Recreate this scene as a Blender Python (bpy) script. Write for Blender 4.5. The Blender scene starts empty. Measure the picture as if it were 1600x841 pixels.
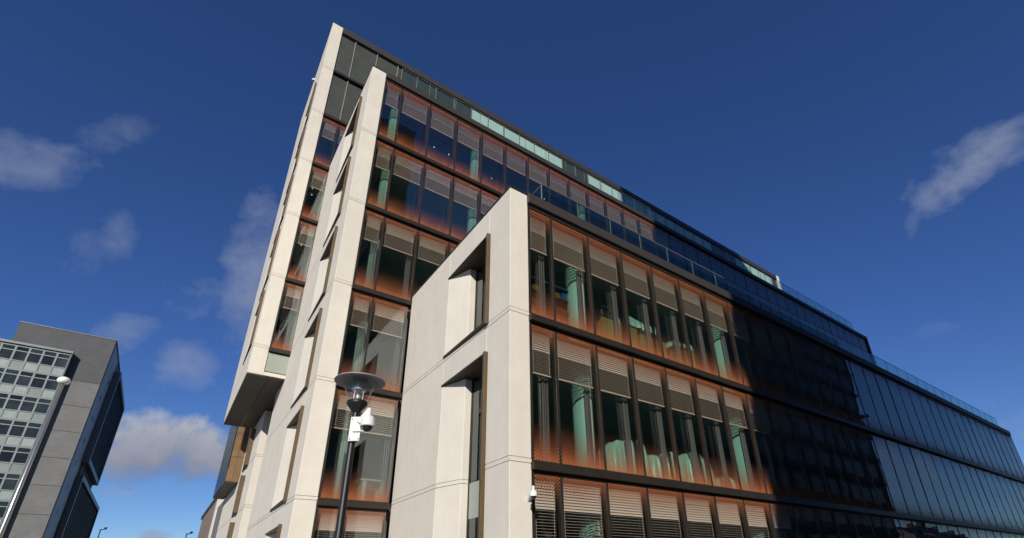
import bpy, bmesh, math, random
from mathutils import Vector, Matrix
random.seed(7)
C = bpy.context.scene.collection
SC = bpy.context.scene
G = 8.29                                   # height of the facade's reference joint above the pavement

# ------------------------------------------------------------------ camera
CAM = Vector((-6.077, -9.556, -6.69 + G))
R_ = Vector((0.81020, -0.58566, -0.02408)); U_ = Vector((-0.22968, -0.35499, 0.90622)); F_ = Vector((0.53928, 0.72868, 0.42213))
cd = bpy.data.cameras.new('camera'); co = bpy.data.objects.new('camera', cd); C.objects.link(co)
M = Matrix((R_, U_, -F_)).transposed().to_4x4(); M.translation = CAM
co.matrix_world = M
cd.sensor_width = 36; cd.lens = 774.3 / 1600 * 36
cd.shift_x = -46.2 / 1600; cd.shift_y = 138.8 / 1600
cd.clip_start = 0.1; cd.clip_end = 6000
SC.camera = co

# ------------------------------------------------------------------ light and sky
ELEV = math.radians(24.0)
SUN = Vector((-0.6 * math.cos(ELEV), -0.8 * math.cos(ELEV), math.sin(ELEV)))
sl = bpy.data.lights.new('sun', 'SUN'); sl.energy = 4.6; sl.angle = math.radians(0.5); sl.color = (1.0, 0.945, 0.85)
so = bpy.data.objects.new('sun', sl); C.objects.link(so); so.rotation_euler = (-SUN).to_track_quat('-Z', 'Y').to_euler(); so.location = (0, 0, 120)
W = bpy.data.worlds.new('World'); SC.world = W; W.use_nodes = True
SC.view_settings.view_transform = 'Standard'; SC.view_settings.look = 'None'; SC.view_settings.gamma = 1; SC.view_settings.exposure = 0.15
SC.cycles.use_denoising = True
SC.cycles.max_bounces = 8; SC.cycles.diffuse_bounces = 3; SC.cycles.glossy_bounces = 4; SC.cycles.transparent_max_bounces = 16
SC.cycles.caustics_reflective = False; SC.cycles.caustics_refractive = False

def build_sky():
    nt = W.node_tree; nd = nt.nodes; lk = nt.links; nd.clear()
    def N(t, **k):
        n = nd.new(t)
        for a, b in k.items(): setattr(n, a, b)
        return n
    def setin(n, i, v):
        if hasattr(v, 'is_output'): lk.new(v, n.inputs[i])
        else: n.inputs[i].default_value = v
    def mth(op, a, b=0.0, c=0.0, clamp=False):
        n = N('ShaderNodeMath', operation=op, use_clamp=clamp)
        setin(n, 0, a); setin(n, 1, b)
        if op in ('MULTIPLY_ADD', 'SMOOTH_MAX'): setin(n, 2, c)
        return n.outputs[0]
    def dot(a, v):
        n = N('ShaderNodeVectorMath', operation='DOT_PRODUCT'); lk.new(a, n.inputs[0]); n.inputs[1].default_value = v
        return n.outputs['Value']
    sky = N('ShaderNodeTexSky', sky_type='NISHITA'); sky.sun_disc = False
    sky.sun_elevation = ELEV; sky.sun_rotation = math.atan2(SUN.x, SUN.y)
    sky.air_density = 0.75; sky.dust_density = 0.0; sky.ozone_density = 3.0; sky.altitude = 200
    tint = N('ShaderNodeHueSaturation'); tint.inputs['Hue'].default_value = 0.5; tint.inputs['Saturation'].default_value = SKY_SAT; tint.inputs['Value'].default_value = SKY_VAL
    lk.new(sky.outputs[0], tint.inputs['Color'])
    pol = N('ShaderNodeVectorMath', operation='MULTIPLY'); lk.new(tint.outputs[0], pol.inputs[0])
    tc0 = N('ShaderNodeTexCoord'); sp0 = N('ShaderNodeSeparateXYZ'); lk.new(tc0.outputs['Generated'], sp0.inputs[0])
    pm = N('ShaderNodeMix', data_type='RGBA'); lk.new(mth('MULTIPLY', sp0.outputs['Z'], 2.6, clamp=True), pm.inputs['Factor'])
    pm.inputs['A'].default_value = (1.02, 1.04, 1.08, 1); pm.inputs['B'].default_value = (0.94, 1.0, 1.35, 1); lk.new(pm.outputs['Result'], pol.inputs[1])
    tc = N('ShaderNodeTexCoord'); d = tc.outputs['Generated']
    nz = N('ShaderNodeTexNoise'); nz.inputs['Scale'].default_value = 10.5; nz.inputs['Detail'].default_value = 9; nz.inputs['Roughness'].default_value = 0.58; nz.inputs['Distortion'].default_value = 0.35
    lk.new(d, nz.inputs['Vector']); fb = mth('SUBTRACT', nz.outputs[0], 0.5)
    nz2 = N('ShaderNodeTexNoise'); nz2.inputs['Scale'].default_value = 27; nz2.inputs['Detail'].default_value = 6; nz2.inputs['Roughness'].default_value = 0.6
    lk.new(d, nz2.inputs['Vector']); fb2 = mth('SUBTRACT', nz2.outputs[0], 0.5)
    fbm = mth('MULTIPLY_ADD', fb2, 0.9, mth('MULTIPLY', fb, 2.6))
    def blob(c, e1, e2, alpha, soft=1.0, amp=1.0, core=0.35):
        u = dot(d, e1); v = dot(d, e2)
        off = mth('MULTIPLY_ADD', v, v, mth('MULTIPLY', u, u))
        m = mth('SUBTRACT', core, off)
        m = mth('MULTIPLY_ADD', fbm, amp, m)
        m = mth('MULTIPLY', m, soft, clamp=True)
        front = mth('GREATER_THAN', dot(d, c), 0.5)
        return mth('MULTIPLY', mth('MULTIPLY', m, alpha), front), v
    blobs, vv = [], None
    for i, B in enumerate(CLOUDS):
        s, v = blob(*B)
        if i == 0: vv = v; big = s
        blobs.append(s)
    # far cumulus all round the horizon, outside the part of the sky the blobs describe
    sep = N('ShaderNodeSeparateXYZ'); lk.new(d, sep.inputs[0])
    z = sep.outputs['Z']
    band = mth('MULTIPLY', mth('MULTIPLY_ADD', mth('ABSOLUTE', mth('SUBTRACT', z, 0.13)), -7.5, 0.62), 1.0)
    hz = mth('MULTIPLY', mth('ADD', band, mth('MULTIPLY', fbm, 1.5)), 0.85, clamp=True)
    hz = mth('MULTIPLY', hz, mth('LESS_THAN', sep.outputs['Y'], 0.35))
    tot = blobs[0]
    for s in blobs[1:] + [mth('MULTIPLY', hz, 0.38)]: tot = mth('MAXIMUM', tot, s)
    # cumulus: bright crown, grey-violet base
    shade = mth('MULTIPLY_ADD', vv, 0.42, mth('MULTIPLY_ADD', fbm, 0.35, 0.42), clamp=True)
    crown = N('ShaderNodeMix', data_type='RGBA'); lk.new(shade, crown.inputs['Factor'])
    crown.inputs['A'].default_value = (1.55, 1.75, 2.55, 1); crown.inputs['B'].default_value = (4.7, 4.9, 5.3, 1)
    wisp = N('ShaderNodeMix', data_type='RGBA'); lk.new(mth('GREATER_THAN', big, 0.001), wisp.inputs['Factor'])
    wisp.inputs['A'].default_value = (2.7, 3.1, 4.1, 1); lk.new(crown.outputs['Result'], wisp.inputs['B'])
    mx = N('ShaderNodeMix', data_type='RGBA'); lk.new(tot, mx.inputs['Factor']); lk.new(pol.outputs[0], mx.inputs['A']); lk.new(wisp.outputs['Result'], mx.inputs['B'])
    bg = N('ShaderNodeBackground'); bg.inputs['Strength'].default_value = 0.1; lk.new(mx.outputs['Result'], bg.inputs['Color'])
    out = N('ShaderNodeOutputWorld'); lk.new(bg.outputs[0], out.inputs['Surface'])
SKY_SAT, SKY_VAL = 1.12, 0.75
# direction, two half-axes (as dual vectors), opacity, edge gain, noise amount, core
CLOUDS = [((-0.0288, 0.9757, 0.2171), (7.35, -0.18, 1.79), (-1.47, -3.31, 14.66), 0.97, 1.7, 0.9, 0.85),
          ((-0.2630, 0.7998, 0.5395), (13.49, 1.69, 4.08), (-7.72, -12.89, 15.34), 0.44, 0.9, 1.3, 0.7),
          ((-0.1867, 0.7673, 0.6135), (16.42, 0.51, 4.36), (-13.66, -19.73, 20.53), 0.27, 0.85, 1.3, 0.7),
          ((-0.1734, 0.8619, 0.4765), (20.34, 2.68, 2.56), (-13.94, -11.07, 14.96), 0.3, 0.85, 1.4, 0.7),
          ((-0.0506, 0.8900, 0.4531), (15.56, -0.94, 3.58), (-6.00, -9.00, 17.01), 0.37, 0.95, 1.3, 0.7),
          ((-0.0316, 0.9381, 0.3448), (15.64, -0.81, 3.65), (-5.72, -5.97, 15.71), 0.42, 0.95, 1.3, 0.7),
          ((0.0246, 0.8643, 0.5024), (-0.48, -2.83, 4.89), (17.26, -0.86, 0.64), 0.52, 0.95, 1.1, 0.7),
          ((-0.1208, 0.9209, 0.3707), (18.72, 0.47, 4.93), (-12.37, -10.07, 21.00), 0.38, 0.95, 1.3, 0.7),
          ((0.8346, 0.0512, 0.5485), (0.29, -10.59, 0.55), (-10.90, 4.05, 16.21), 0.54, 1.15, 1.1, 0.72),
          ((0.8343, 0.1242, 0.5371), (7.62, -22.10, -6.73), (-9.61, -17.30, 18.93), 0.42, 1.1, 1.2, 0.7),
          ((0.8151, 0.0763, 0.5743), (11.02, -35.14, -10.97), (-23.94, -34.71, 38.60), 0.22, 0.9, 1.3, 0.6),
          ((0.8435, 0.1487, 0.5162), (29.05, -65.43, -28.62), (-9.60, -14.10, 19.75), 0.2, 0.9, 1.3, 0.6),
          ((0.9164, 0.1872, 0.3537), (8.41, -25.98, -8.04), (-14.96, -13.35, 45.81), 0.16, 0.9, 1.4, 0.6),
          ((-0.0671, 0.9870, 0.1460), (23.68, 0.68, 6.27), (-5.37, -10.15, 66.16), 0.34, 1.1, 1.1, 0.55),
          ((-0.0137, 0.9960, 0.0887), (23.63, -0.20, 5.91), (-2.70, -6.90, 77.08), 0.65, 1.6, 1.0, 0.55)]
build_sky()

# ------------------------------------------------------------------ materials
def mat(name, col, rough=0.6, metal=0.0, spec=0.5, noise=0.0, nscale=3.0, bump=0.0, bscale=40.0, per_obj=0.0, streak=0.0):
    m = bpy.data.materials.new(name); m.use_nodes = True; nt = m.node_tree; nd = nt.nodes; lk = nt.links
    b = nd['Principled BSDF']; b.inputs['Roughness'].default_value = rough; b.inputs['Metallic'].default_value = metal
    b.inputs['Specular IOR Level'].default_value = spec; b.inputs['Base Color'].default_value = (*col, 1)
    if noise or per_obj or streak:
        geo = nd.new('ShaderNodeNewGeometry'); val = None
        n = nd.new('ShaderNodeTexNoise'); n.inputs['Scale'].default_value = nscale; n.inputs['Detail'].default_value = 7; n.inputs['Roughness'].default_value = 0.6
        lk.new(geo.outputs['Position'], n.inputs['Vector'])
        mp = nd.new('ShaderNodeMapRange'); mp.inputs[1].default_value = 0.3; mp.inputs[2].default_value = 0.7; mp.inputs[3].default_value = 1 - noise; mp.inputs[4].default_value = 1 + noise
        lk.new(n.outputs[0], mp.inputs[0]); val = mp.outputs[0]
        if streak:
            vm = nd.new('ShaderNodeVectorMath'); vm.operation = 'MULTIPLY'; vm.inputs[1].default_value = (1.9, 1.9, 0.10); lk.new(geo.outputs['Position'], vm.inputs[0])
            n2 = nd.new('ShaderNodeTexNoise'); n2.inputs['Scale'].default_value = 2.2; n2.inputs['Detail'].default_value = 5; lk.new(vm.outputs[0], n2.inputs['Vector'])
            mp2 = nd.new('ShaderNodeMapRange'); mp2.inputs[1].default_value = 0.35; mp2.inputs[2].default_value = 0.65; mp2.inputs[3].default_value = 1 - streak; mp2.inputs[4].default_value = 1 + streak * .5
            lk.new(n2.outputs[0], mp2.inputs[0])
            q = nd.new('ShaderNodeMath'); q.operation = 'MULTIPLY'; lk.new(val, q.inputs[0]); lk.new(mp2.outputs[0], q.inputs[1]); val = q.outputs[0]
        if per_obj:
            oi = nd.new('ShaderNodeObjectInfo'); mp3 = nd.new('ShaderNodeMapRange'); mp3.inputs[3].default_value = 1 - per_obj; mp3.inputs[4].default_value = 1 + per_obj
            lk.new(oi.outputs['Random'], mp3.inputs[0])
            q = nd.new('ShaderNodeMath'); q.operation = 'MULTIPLY'; lk.new(val, q.inputs[0]); lk.new(mp3.outputs[0], q.inputs[1]); val = q.outputs[0]
        mul = nd.new('ShaderNodeVectorMath'); mul.operation = 'SCALE'; mul.inputs[0].default_value = col; lk.new(val, mul.inputs['Scale'])
        lk.new(mul.outputs[0], b.inputs['Base Color'])
    if bump:
        geo = nd.new('ShaderNodeNewGeometry'); n = nd.new('ShaderNodeTexNoise'); n.inputs['Scale'].default_value = bscale; n.inputs['Detail'].default_value = 4
        lk.new(geo.outputs['Position'], n.inputs['Vector'])
        bp = nd.new('ShaderNodeBump'); bp.inputs['Strength'].default_value = bump; bp.inputs['Distance'].default_value = 0.02
        lk.new(n.outputs[0], bp.inputs['Height']); lk.new(bp.outputs[0], b.inputs['Normal'])
    return m

def glass(name, tint, base=0.1, gain=0.8, ior=1.5, rough=0.0, frit=None, wave=0.0):
    m = bpy.data.materials.new(name); m.use_nodes = True; nt = m.node_tree; nd = nt.nodes; lk = nt.links; nd.clear()
    def mth(op, a, b=0.0, clamp=False):
        n = nd.new('ShaderNodeMath'); n.operation = op; n.use_clamp = clamp
        for i, v in enumerate((a, b)):
            if hasattr(v, 'is_output'): lk.new(v, n.inputs[i])
            else: n.inputs[i].default_value = v
        return n.outputs[0]
    tr = nd.new('ShaderNodeBsdfTransparent'); tr.inputs[0].default_value = (*tint, 1)
    gl = nd.new('ShaderNodeBsdfGlossy'); gl.inputs['Roughness'].default_value = rough; gl.inputs['Color'].default_value = (0.88, 0.98, 1.0, 1)
    g0 = nd.new('ShaderNodeNewGeometry'); dt = nd.new('ShaderNodeVectorMath'); dt.operation = 'DOT_PRODUCT'
    lk.new(g0.outputs['Normal'], dt.inputs[0]); lk.new(g0.outputs['Incoming'], dt.inputs[1])
    cosv = mth('ABSOLUTE', dt.outputs['Value']); r0 = ((ior - 1) / (ior + 1)) ** 2
    schlick = mth('ADD', mth('MULTIPLY', mth('POWER', mth('SUBTRACT', 1.0, cosv, True), 5.0), 1 - r0), r0)   # the same from both sides of the pane
    if wave:
        geo = nd.new('ShaderNodeNewGeometry'); oi = nd.new('ShaderNodeObjectInfo')
        ad = nd.new('ShaderNodeVectorMath'); ad.operation = 'MULTIPLY_ADD'; ad.inputs[1].default_value = (1, 1, 0.5)
        lk.new(geo.outputs['Position'], ad.inputs[0])
        cmb = nd.new('ShaderNodeCombineXYZ'); lk.new(mth('MULTIPLY', oi.outputs['Random'], 50.0), cmb.inputs[1]); lk.new(cmb.outputs[0], ad.inputs[2])
        n = nd.new('ShaderNodeTexNoise'); n.inputs['Scale'].default_value = 0.9; n.inputs['Detail'].default_value = 1; lk.new(ad.outputs[0], n.inputs['Vector'])
        bp = nd.new('ShaderNodeBump'); bp.inputs['Strength'].default_value = 1.0; bp.inputs['Distance'].default_value = wave; lk.new(n.outputs[0], bp.inputs['Height'])
        lk.new(bp.outputs[0], gl.inputs['Normal'])
    fac = mth('ADD', mth('MULTIPLY', schlick, gain), base, True)
    mx = nd.new('ShaderNodeMixShader'); lk.new(fac, mx.inputs[0]); lk.new(tr.outputs[0], mx.inputs[1]); lk.new(gl.outputs[0], mx.inputs[2])
    res = mx.outputs[0]
    if frit:
        # printed dots whose size fades from the sill up and from the head down
        H, lowh, toph, col = frit
        tc = nd.new('ShaderNodeTexCoord'); sp = nd.new('ShaderNodeSeparateXYZ'); lk.new(tc.outputs['Object'], sp.inputs[0])
        x, z = sp.outputs[0], sp.outputs[2]
        tb = mth('POWER', mth('SUBTRACT', 1.0, mth('DIVIDE', z, lowh), True), 1.7)
        tt = mth('POWER', mth('DIVIDE', mth('SUBTRACT', z, H - toph), toph, True), 1.2)
        xe = mth('POWER', mth('SUBTRACT', 1.0, mth('DIVIDE', mth('ABSOLUTE', mth('SUBTRACT', x, 1.42)), 0.22), True), 1.5)
        dens = mth('MAXIMUM', mth('MULTIPLY', tb, 0.78), mth('MULTIPLY', tt, 0.62))
        dens = mth('MAXIMUM', dens, mth('MULTIPLY', xe, 0.12))
        k = 2 * math.pi / 0.088
        w = mth('MULTIPLY', mth('SINE', mth('MULTIPLY', x, k)), mth('SINE', mth('MULTIPLY', z, k)))
        nz = nd.new('ShaderNodeTexNoise'); nz.inputs['Scale'].default_value = 9.0; nz.inputs['Detail'].default_value = 2
        vm = nd.new('ShaderNodeVectorMath'); vm.operation = 'MULTIPLY'; vm.inputs[1].default_value = (1.0, 1.0, 0.12); lk.new(tc.outputs['Object'], vm.inputs[0]); lk.new(vm.outputs[0], nz.inputs['Vector'])
        thr = mth('SUBTRACT', 1.0, mth('MULTIPLY', dens, mth('ADD', 1.25, mth('MULTIPLY', nz.outputs[0], 1.1))))
        dot = mth('MULTIPLY', mth('SUBTRACT', w, thr), 8.0, True)
        df = nd.new('ShaderNodeBsdfDiffuse'); df.inputs[0].default_value = (*col, 1)
        m2 = nd.new('ShaderNodeMixShader'); lk.new(dot, m2.inputs[0]); lk.new(res, m2.inputs[1]); lk.new(df.outputs[0], m2.inputs[2]); res = m2.outputs[0]
    out = nd.new('ShaderNodeOutputMaterial'); lk.new(res, out.inputs['Surface'])
    return m

def brick_mat(name, col):
    m = mat(name, col, 0.85, noise=0.12, nscale=0.7, per_obj=0.0)
    nt = m.node_tree; nd = nt.nodes; lk = nt.links; b = nd['Principled BSDF']
    src = b.inputs['Base Color'].links[0].from_socket
    geo = nd.new('ShaderNodeNewGeometry'); mp = nd.new('ShaderNodeVectorMath'); mp.operation = 'MULTIPLY'; mp.inputs[1].default_value = (1.0, 1.0, 1.0)
    sp = nd.new('ShaderNodeSeparateXYZ'); lk.new(geo.outputs['Position'], sp.inputs[0])
    cb = nd.new('ShaderNodeCombineXYZ'); ad = nd.new('ShaderNodeMath'); ad.operation = 'ADD'; lk.new(sp.outputs[0], ad.inputs[0]); lk.new(sp.outputs[1], ad.inputs[1])
    lk.new(ad.outputs[0], cb.inputs[0]); lk.new(sp.outputs[2], cb.inputs[1])
    br = nd.new('ShaderNodeTexBrick'); br.inputs['Scale'].default_value = 1.0; br.inputs['Brick Width'].default_value = 0.45; br.inputs['Row Height'].default_value = 0.11; br.inputs['Mortar Size'].default_value = 0.012
    br.inputs['Color1'].default_value = (1.06, 1.06, 1.06, 1); br.inputs['Color2'].default_value = (0.93, 0.93, 0.935, 1); br.inputs['Mortar'].default_value = (0.8, 0.8, 0.8, 1)
    lk.new(cb.outputs[0], br.inputs['Vector'])
    mu = nd.new('ShaderNodeVectorMath'); mu.operation = 'MULTIPLY'; lk.new(src, mu.inputs[0]); lk.new(br.outputs[0], mu.inputs[1]); lk.new(mu.outputs[0], b.inputs['Base Color'])
    return m

def emit(name, col, s):
    m = bpy.data.materials.new(name); m.use_nodes = True; nd = m.node_tree.nodes; b = nd['Principled BSDF']
    b.inputs['Emission Color'].default_value = (*col, 1); b.inputs['Emission Strength'].default_value = s
    return m

MT = dict(
    cream=mat('precast_concrete', (0.595, 0.55, 0.475), 0.8, noise=0.045, nscale=1.3, per_obj=0.025, streak=0.03, bump=0.12, bscale=60),
    bronze=mat('bronze_metal', (0.105, 0.070, 0.036), 0.5, 0.2, 0.4, noise=0.18, nscale=2.5, per_obj=0.06),
    shadebronze=mat('shaded_bronze_plate', (0.040, 0.030, 0.020), 0.55, 0.1, 0.3, noise=0.15, nscale=2),  # shaded copy of the bronze: shade on heads and sills put into the colour
    bronze_panel=mat('brown_panel', (0.20, 0.115, 0.055), 0.5, 0.1, 0.4, noise=0.2, nscale=1.5, per_obj=0.15),
    frame=mat('dark_bronze_frame', (0.026, 0.022, 0.018), 0.45, 0.2, 0.4, noise=0.15, nscale=4),
    black=mat('black_metal', (0.012, 0.012, 0.012), 0.4, 0.0, 0.4),
    fascia=mat('roof_fascia', (0.040, 0.036, 0.032), 0.5, 0.1, 0.4, noise=0.1, nscale=2),
    slat=mat('blind_slat', (0.56, 0.49, 0.42), 0.5, 0.0, 0.4),
    silver=mat('silver_profile', (0.16, 0.17, 0.165), 0.4, 0.4),
    column=mat('white_column', (0.62, 0.62, 0.60), 0.7),
    ceiling=mat('ceiling', (0.36, 0.37, 0.36), 0.9),
    slab=mat('concrete_slab', (0.25, 0.24, 0.22), 0.9),
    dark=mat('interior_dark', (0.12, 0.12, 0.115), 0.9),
    carpet=mat('carpet', (0.10, 0.10, 0.10), 0.95),
    louvre=mat('louvre_panel', (0.050, 0.053, 0.045), 0.5, 0.0, 0.4, noise=0.15, nscale=1.2, per_obj=0.05),
    opal=mat('opal_glass_panel', (0.50, 0.58, 0.53), 0.3, noise=0.06, nscale=1.2, per_obj=0.05),
    trim=mat('pale_trim', (0.22, 0.22, 0.20), 0.5, 0.2),
    spandrel=mat('spandrel_glass', (0.30, 0.33, 0.28), 0.25, noise=0.05, nscale=1),
    soffit=mat('soffit_panel', (0.052, 0.044, 0.034), 0.6, 0.1, noise=0.1, nscale=1),
    roof=mat('roof_membrane', (0.12, 0.12, 0.12), 0.9),
    white=mat('white_enamel', (0.64, 0.635, 0.61), 0.4, noise=0.06, nscale=9),
    plastic=mat('plastic_sheet', (0.70, 0.74, 0.70), 0.22, noise=0.18, nscale=7, bump=1.0, bscale=7),
    ochre=mat('plywood', (0.42, 0.25, 0.09), 0.6, noise=0.12, nscale=4),
    brick=brick_mat('grey_brick', (0.150, 0.150, 0.147)), topbrick=brick_mat('dark_grey_brick', (0.086, 0.088, 0.091)),
    paleframe=mat('grey_green_frame', (0.16, 0.185, 0.175), 0.5, 0.1, noise=0.06, nscale=2),
    palepanel=mat('pale_panel', (0.21, 0.245, 0.23), 0.35, noise=0.12, nscale=1.4, per_obj=0.2),
    zinc=mat('zinc', (0.13, 0.13, 0.135), 0.5, 0.3, noise=0.1, nscale=1),
    asphalt=mat('asphalt', (0.05, 0.05, 0.05), 0.9, noise=0.25, nscale=3, bump=0.3, bscale=80),
    paving=mat('paving', (0.26, 0.25, 0.235), 0.85, noise=0.15, nscale=1.5, per_obj=0.08),
    ground=mat('ground', (0.09, 0.10, 0.06), 0.95, noise=0.3, nscale=0.2),
    kerb=mat('granite_kerb', (0.30, 0.29, 0.28), 0.8, noise=0.15, nscale=6),
    paint=mat('road_paint', (0.75, 0.75, 0.72), 0.7, noise=0.1, nscale=5),
    tower=mat('dark_brick', (0.035, 0.032, 0.03), 0.9, noise=0.2, nscale=0.4),
    towerglass=mat('dark_window', (0.012, 0.014, 0.016), 0.3, spec=0.2),
    hatgrey=mat('lamp_hat_metal', (0.21, 0.21, 0.21), 0.55, 0.1),
    polished=mat('polished_metal', (0.55, 0.56, 0.57), 0.42, 0.6),
    steel=mat('steel_pole', (0.42, 0.42, 0.41), 0.28, 0.8),
    globe=mat('opal_globe', (0.82, 0.83, 0.80), 0.25),
    smoked=mat('smoked_dome', (0.015, 0.015, 0.017), 0.1),
    orange=mat('orange_tub', (0.45, 0.12, 0.03), 0.5), yellow=mat('yellow_tag', (0.6, 0.5, 0.06), 0.5), blue=mat('blue_box', (0.04, 0.09, 0.25), 0.5),
    teal=mat('exit_sign_teal', (0.20, 0.55, 0.55), 0.6),  # teal light of the exit sign, as a flat colour
    greypanel=mat('grey_glazing', (0.15, 0.155, 0.16), 0.7, spec=0.15, noise=0.15, nscale=0.6),
    finmetal=mat('fin_metal', (0.13, 0.11, 0.10), 0.6, noise=0.1),
    tile=mat('roof_tile', (0.10, 0.07, 0.06), 0.85, noise=0.2, nscale=2), render=mat('house_render', (0.30, 0.27, 0.24), 0.9, noise=0.1, nscale=1),
)
HP = 3.69
FRIT = (0.33, 0.108, 0.045)
MT['pane'] = glass('fritted_glass', (0.93, 0.905, 0.87), 0.12, 0.62, 1.5, 0.0, frit=(HP, 1.2, 0.75, FRIT), wave=0.003)
MT['inner'] = glass('tinted_glass', (0.46, 0.70, 0.635), 0.05, 0.5, 1.5)
MT['side'] = glass('window_glass', (0.50, 0.58, 0.58), 0.14, 0.8, 1.5)
MT['rail'] = glass('balustrade_glass', (0.78, 0.88, 0.86), 0.025, 0.42, 1.45)
MT['lampglass'] = glass('clear_lamp_glass', (0.93, 0.935, 0.94), 0.03, 0.45, 1.45)
MT['greyglass'] = glass('grey_blue_glass', (0.18, 0.20, 0.22), 0.12, 0.28, 1.5)
MT['flatglass'] = glass('flat_glass', (0.35, 0.42, 0.42), 0.16, 0.8, 1.5)

# ------------------------------------------------------------------ mesh helpers
class MB:
    def __init__(s): s.v = []; s.f = []
    def add(s, vs, fs):
        o = len(s.v); s.v += [tuple(p) for p in vs]; s.f += [tuple(i + o for i in f) for f in fs]; return s
    def box(s, x0, x1, y0, y1, z0, z1):
        return s.prism([(x0, y0), (x1, y0), (x1, y1), (x0, y1)], z0, z1)
    def prism(s, poly, z0, z1):
        n = len(poly)
        a = sum(poly[i][0] * poly[(i + 1) % n][1] - poly[(i + 1) % n][0] * poly[i][1] for i in range(n))
        if a < 0: poly = poly[::-1]
        vs = [(x, y, z0) for x, y in poly] + [(x, y, z1) for x, y in poly]
        fs = [tuple(range(n))[::-1], tuple(range(n, 2 * n))] + [(i, (i + 1) % n, n + (i + 1) % n, n + i) for i in range(n)]
        return s.add(vs, fs)
    def quad(s, a, b, c, d): return s.add([a, b, c, d], [(0, 1, 2, 3)])
    def slab(s, cx, y0, w, tilt, th):      # a slat along x: centre given, cross-section tilted
        pass
    def tube(s, p0, p1, r0, r1=None, n=16, caps=True):
        p0 = Vector(p0); p1 = Vector(p1); r1 = r0 if r1 is None else r1
        ax = (p1 - p0).normalized(); t = Vector((1, 0, 0)) if abs(ax.x) < 0.9 else Vector((0, 1, 0))
        e1 = ax.cross(t).normalized(); e2 = ax.cross(e1)
        vs = []
        for p, r in ((p0, r0), (p1, r1)):
            for i in range(n):
                a = 2 * math.pi * i / n; vs.append(p + e1 * (r * math.cos(a)) + e2 * (r * math.sin(a)))
        fs = [(i, n + i, n + (i + 1) % n, (i + 1) % n)[::-1] for i in range(n)]
        if caps: fs += [tuple(range(n)), tuple(range(n, 2 * n))[::-1]]
        return s.add(vs, fs)
    def lathe(s, prof, n=24, c=(0, 0)):
        vs = []; fs = []
        for r, z in prof:
            for i in range(n):
                a = 2 * math.pi * i / n; vs.append((c[0] + r * math.cos(a), c[1] + r * math.sin(a), z))
        for k in range(len(prof) - 1):
            for i in range(n):
                j = (i + 1) % n; fs.append((k * n + i, k * n + j, (k + 1) * n + j, (k + 1) * n + i))
        return s.add(vs, fs)
    def mesh(s, name, m, smooth=False, fix=True):
        me = bpy.data.meshes.new(name); me.from_pydata(s.v, [], s.f)
        if fix:
            bm = bmesh.new(); bm.from_mesh(me); bmesh.ops.recalc_face_normals(bm, faces=bm.faces); bm.to_mesh(me); bm.free()
        me.materials.append(MT[m])
        if smooth:
            for p in me.polygons: p.use_smooth = True
        return me
    def build(s, name, m, parent=None, loc=(0, 0, 0), smooth=False, fix=True):
        return inst(name, s.mesh(name, m, smooth, fix), parent, loc)
def inst(name, me, parent=None, loc=(0, 0, 0), rz=0.0):
    o = bpy.data.objects.new(name, me); C.objects.link(o); o.location = loc; o.rotation_euler = (0, 0, rz)
    if parent is not None: o.parent = parent
    return o
def thing(name, label, cat, loc=(0, 0, 0), rz=0.0, group=None):
    o = bpy.data.objects.new(name, None); C.objects.link(o); o.location = loc; o.rotation_euler = (0, 0, rz)
    o['label'] = label; o['category'] = cat
    if group: o['group'] = group
    return o
def tag(o, label, cat, group=None):
    o['label'] = label; o['category'] = cat
    if group: o['group'] = group
    return o
def structure(o): o['kind'] = 'structure'; return o
def bevel(o, w=0.008, seg=2):
    b = o.modifiers.new('bevel', 'BEVEL'); b.width = w; b.segments = seg; b.limit_method = 'ANGLE'
    return o
def copy_tree(o, parent=None):
    c = o.copy(); C.objects.link(c)
    if parent is not None: c.parent = parent
    for ch in list(o.children): copy_tree(ch, c)
    return c

# ------------------------------------------------------------------ the street
structure(MB().quad((-3000, -3000, -0.12), (3000, -3000, -0.12), (3000, 3000, -0.12), (-3000, 3000, -0.12)).build('ground', 'ground', fix=False))
structure(MB().quad((-200, -22, -0.116), (300, -22, -0.116), (300, -13, -0.116), (-200, -13, -0.116)).build('road', 'asphalt', fix=False))
pv = MB(); pv.box(-60, 300, -12.7, 60, -0.12, 0.0); structure(pv.build('pavement', 'paving'))
pv = MB(); pv.box(-200, 300, -25.5, -22.3, -0.12, 0.0); structure(pv.build('pavement', 'paving'))
kb = MB(); kb.box(-60, 300, -13, -12.7, -0.12, 0.004); structure(kb.build('kerb', 'kerb'))
kb = MB(); kb.box(-200, 300, -22.3, -22.0, -0.12, 0.004); structure(kb.build('kerb', 'kerb'))
rm = MB()
for i in range(60): rm.quad((-170 + i * 6, -17.56, -0.112), (-167 + i * 6, -17.56, -0.112), (-167 + i * 6, -17.44, -0.112), (-170 + i * 6, -17.44, -0.112))
structure(rm.build('road_marking', 'paint', fix=False))

# ------------------------------------------------------------------ the office building
OB = thing('office_building', 'tall stepped office building of cream concrete piers and dark glass with orange dotted edges', 'building')
YB, YA = 7.54, 15.12
XB, XA = -3.02, -4.62
XE = 49.8
S4 = 4.0
def Zr(k): return G + k                    # height above the reference joint

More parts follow.
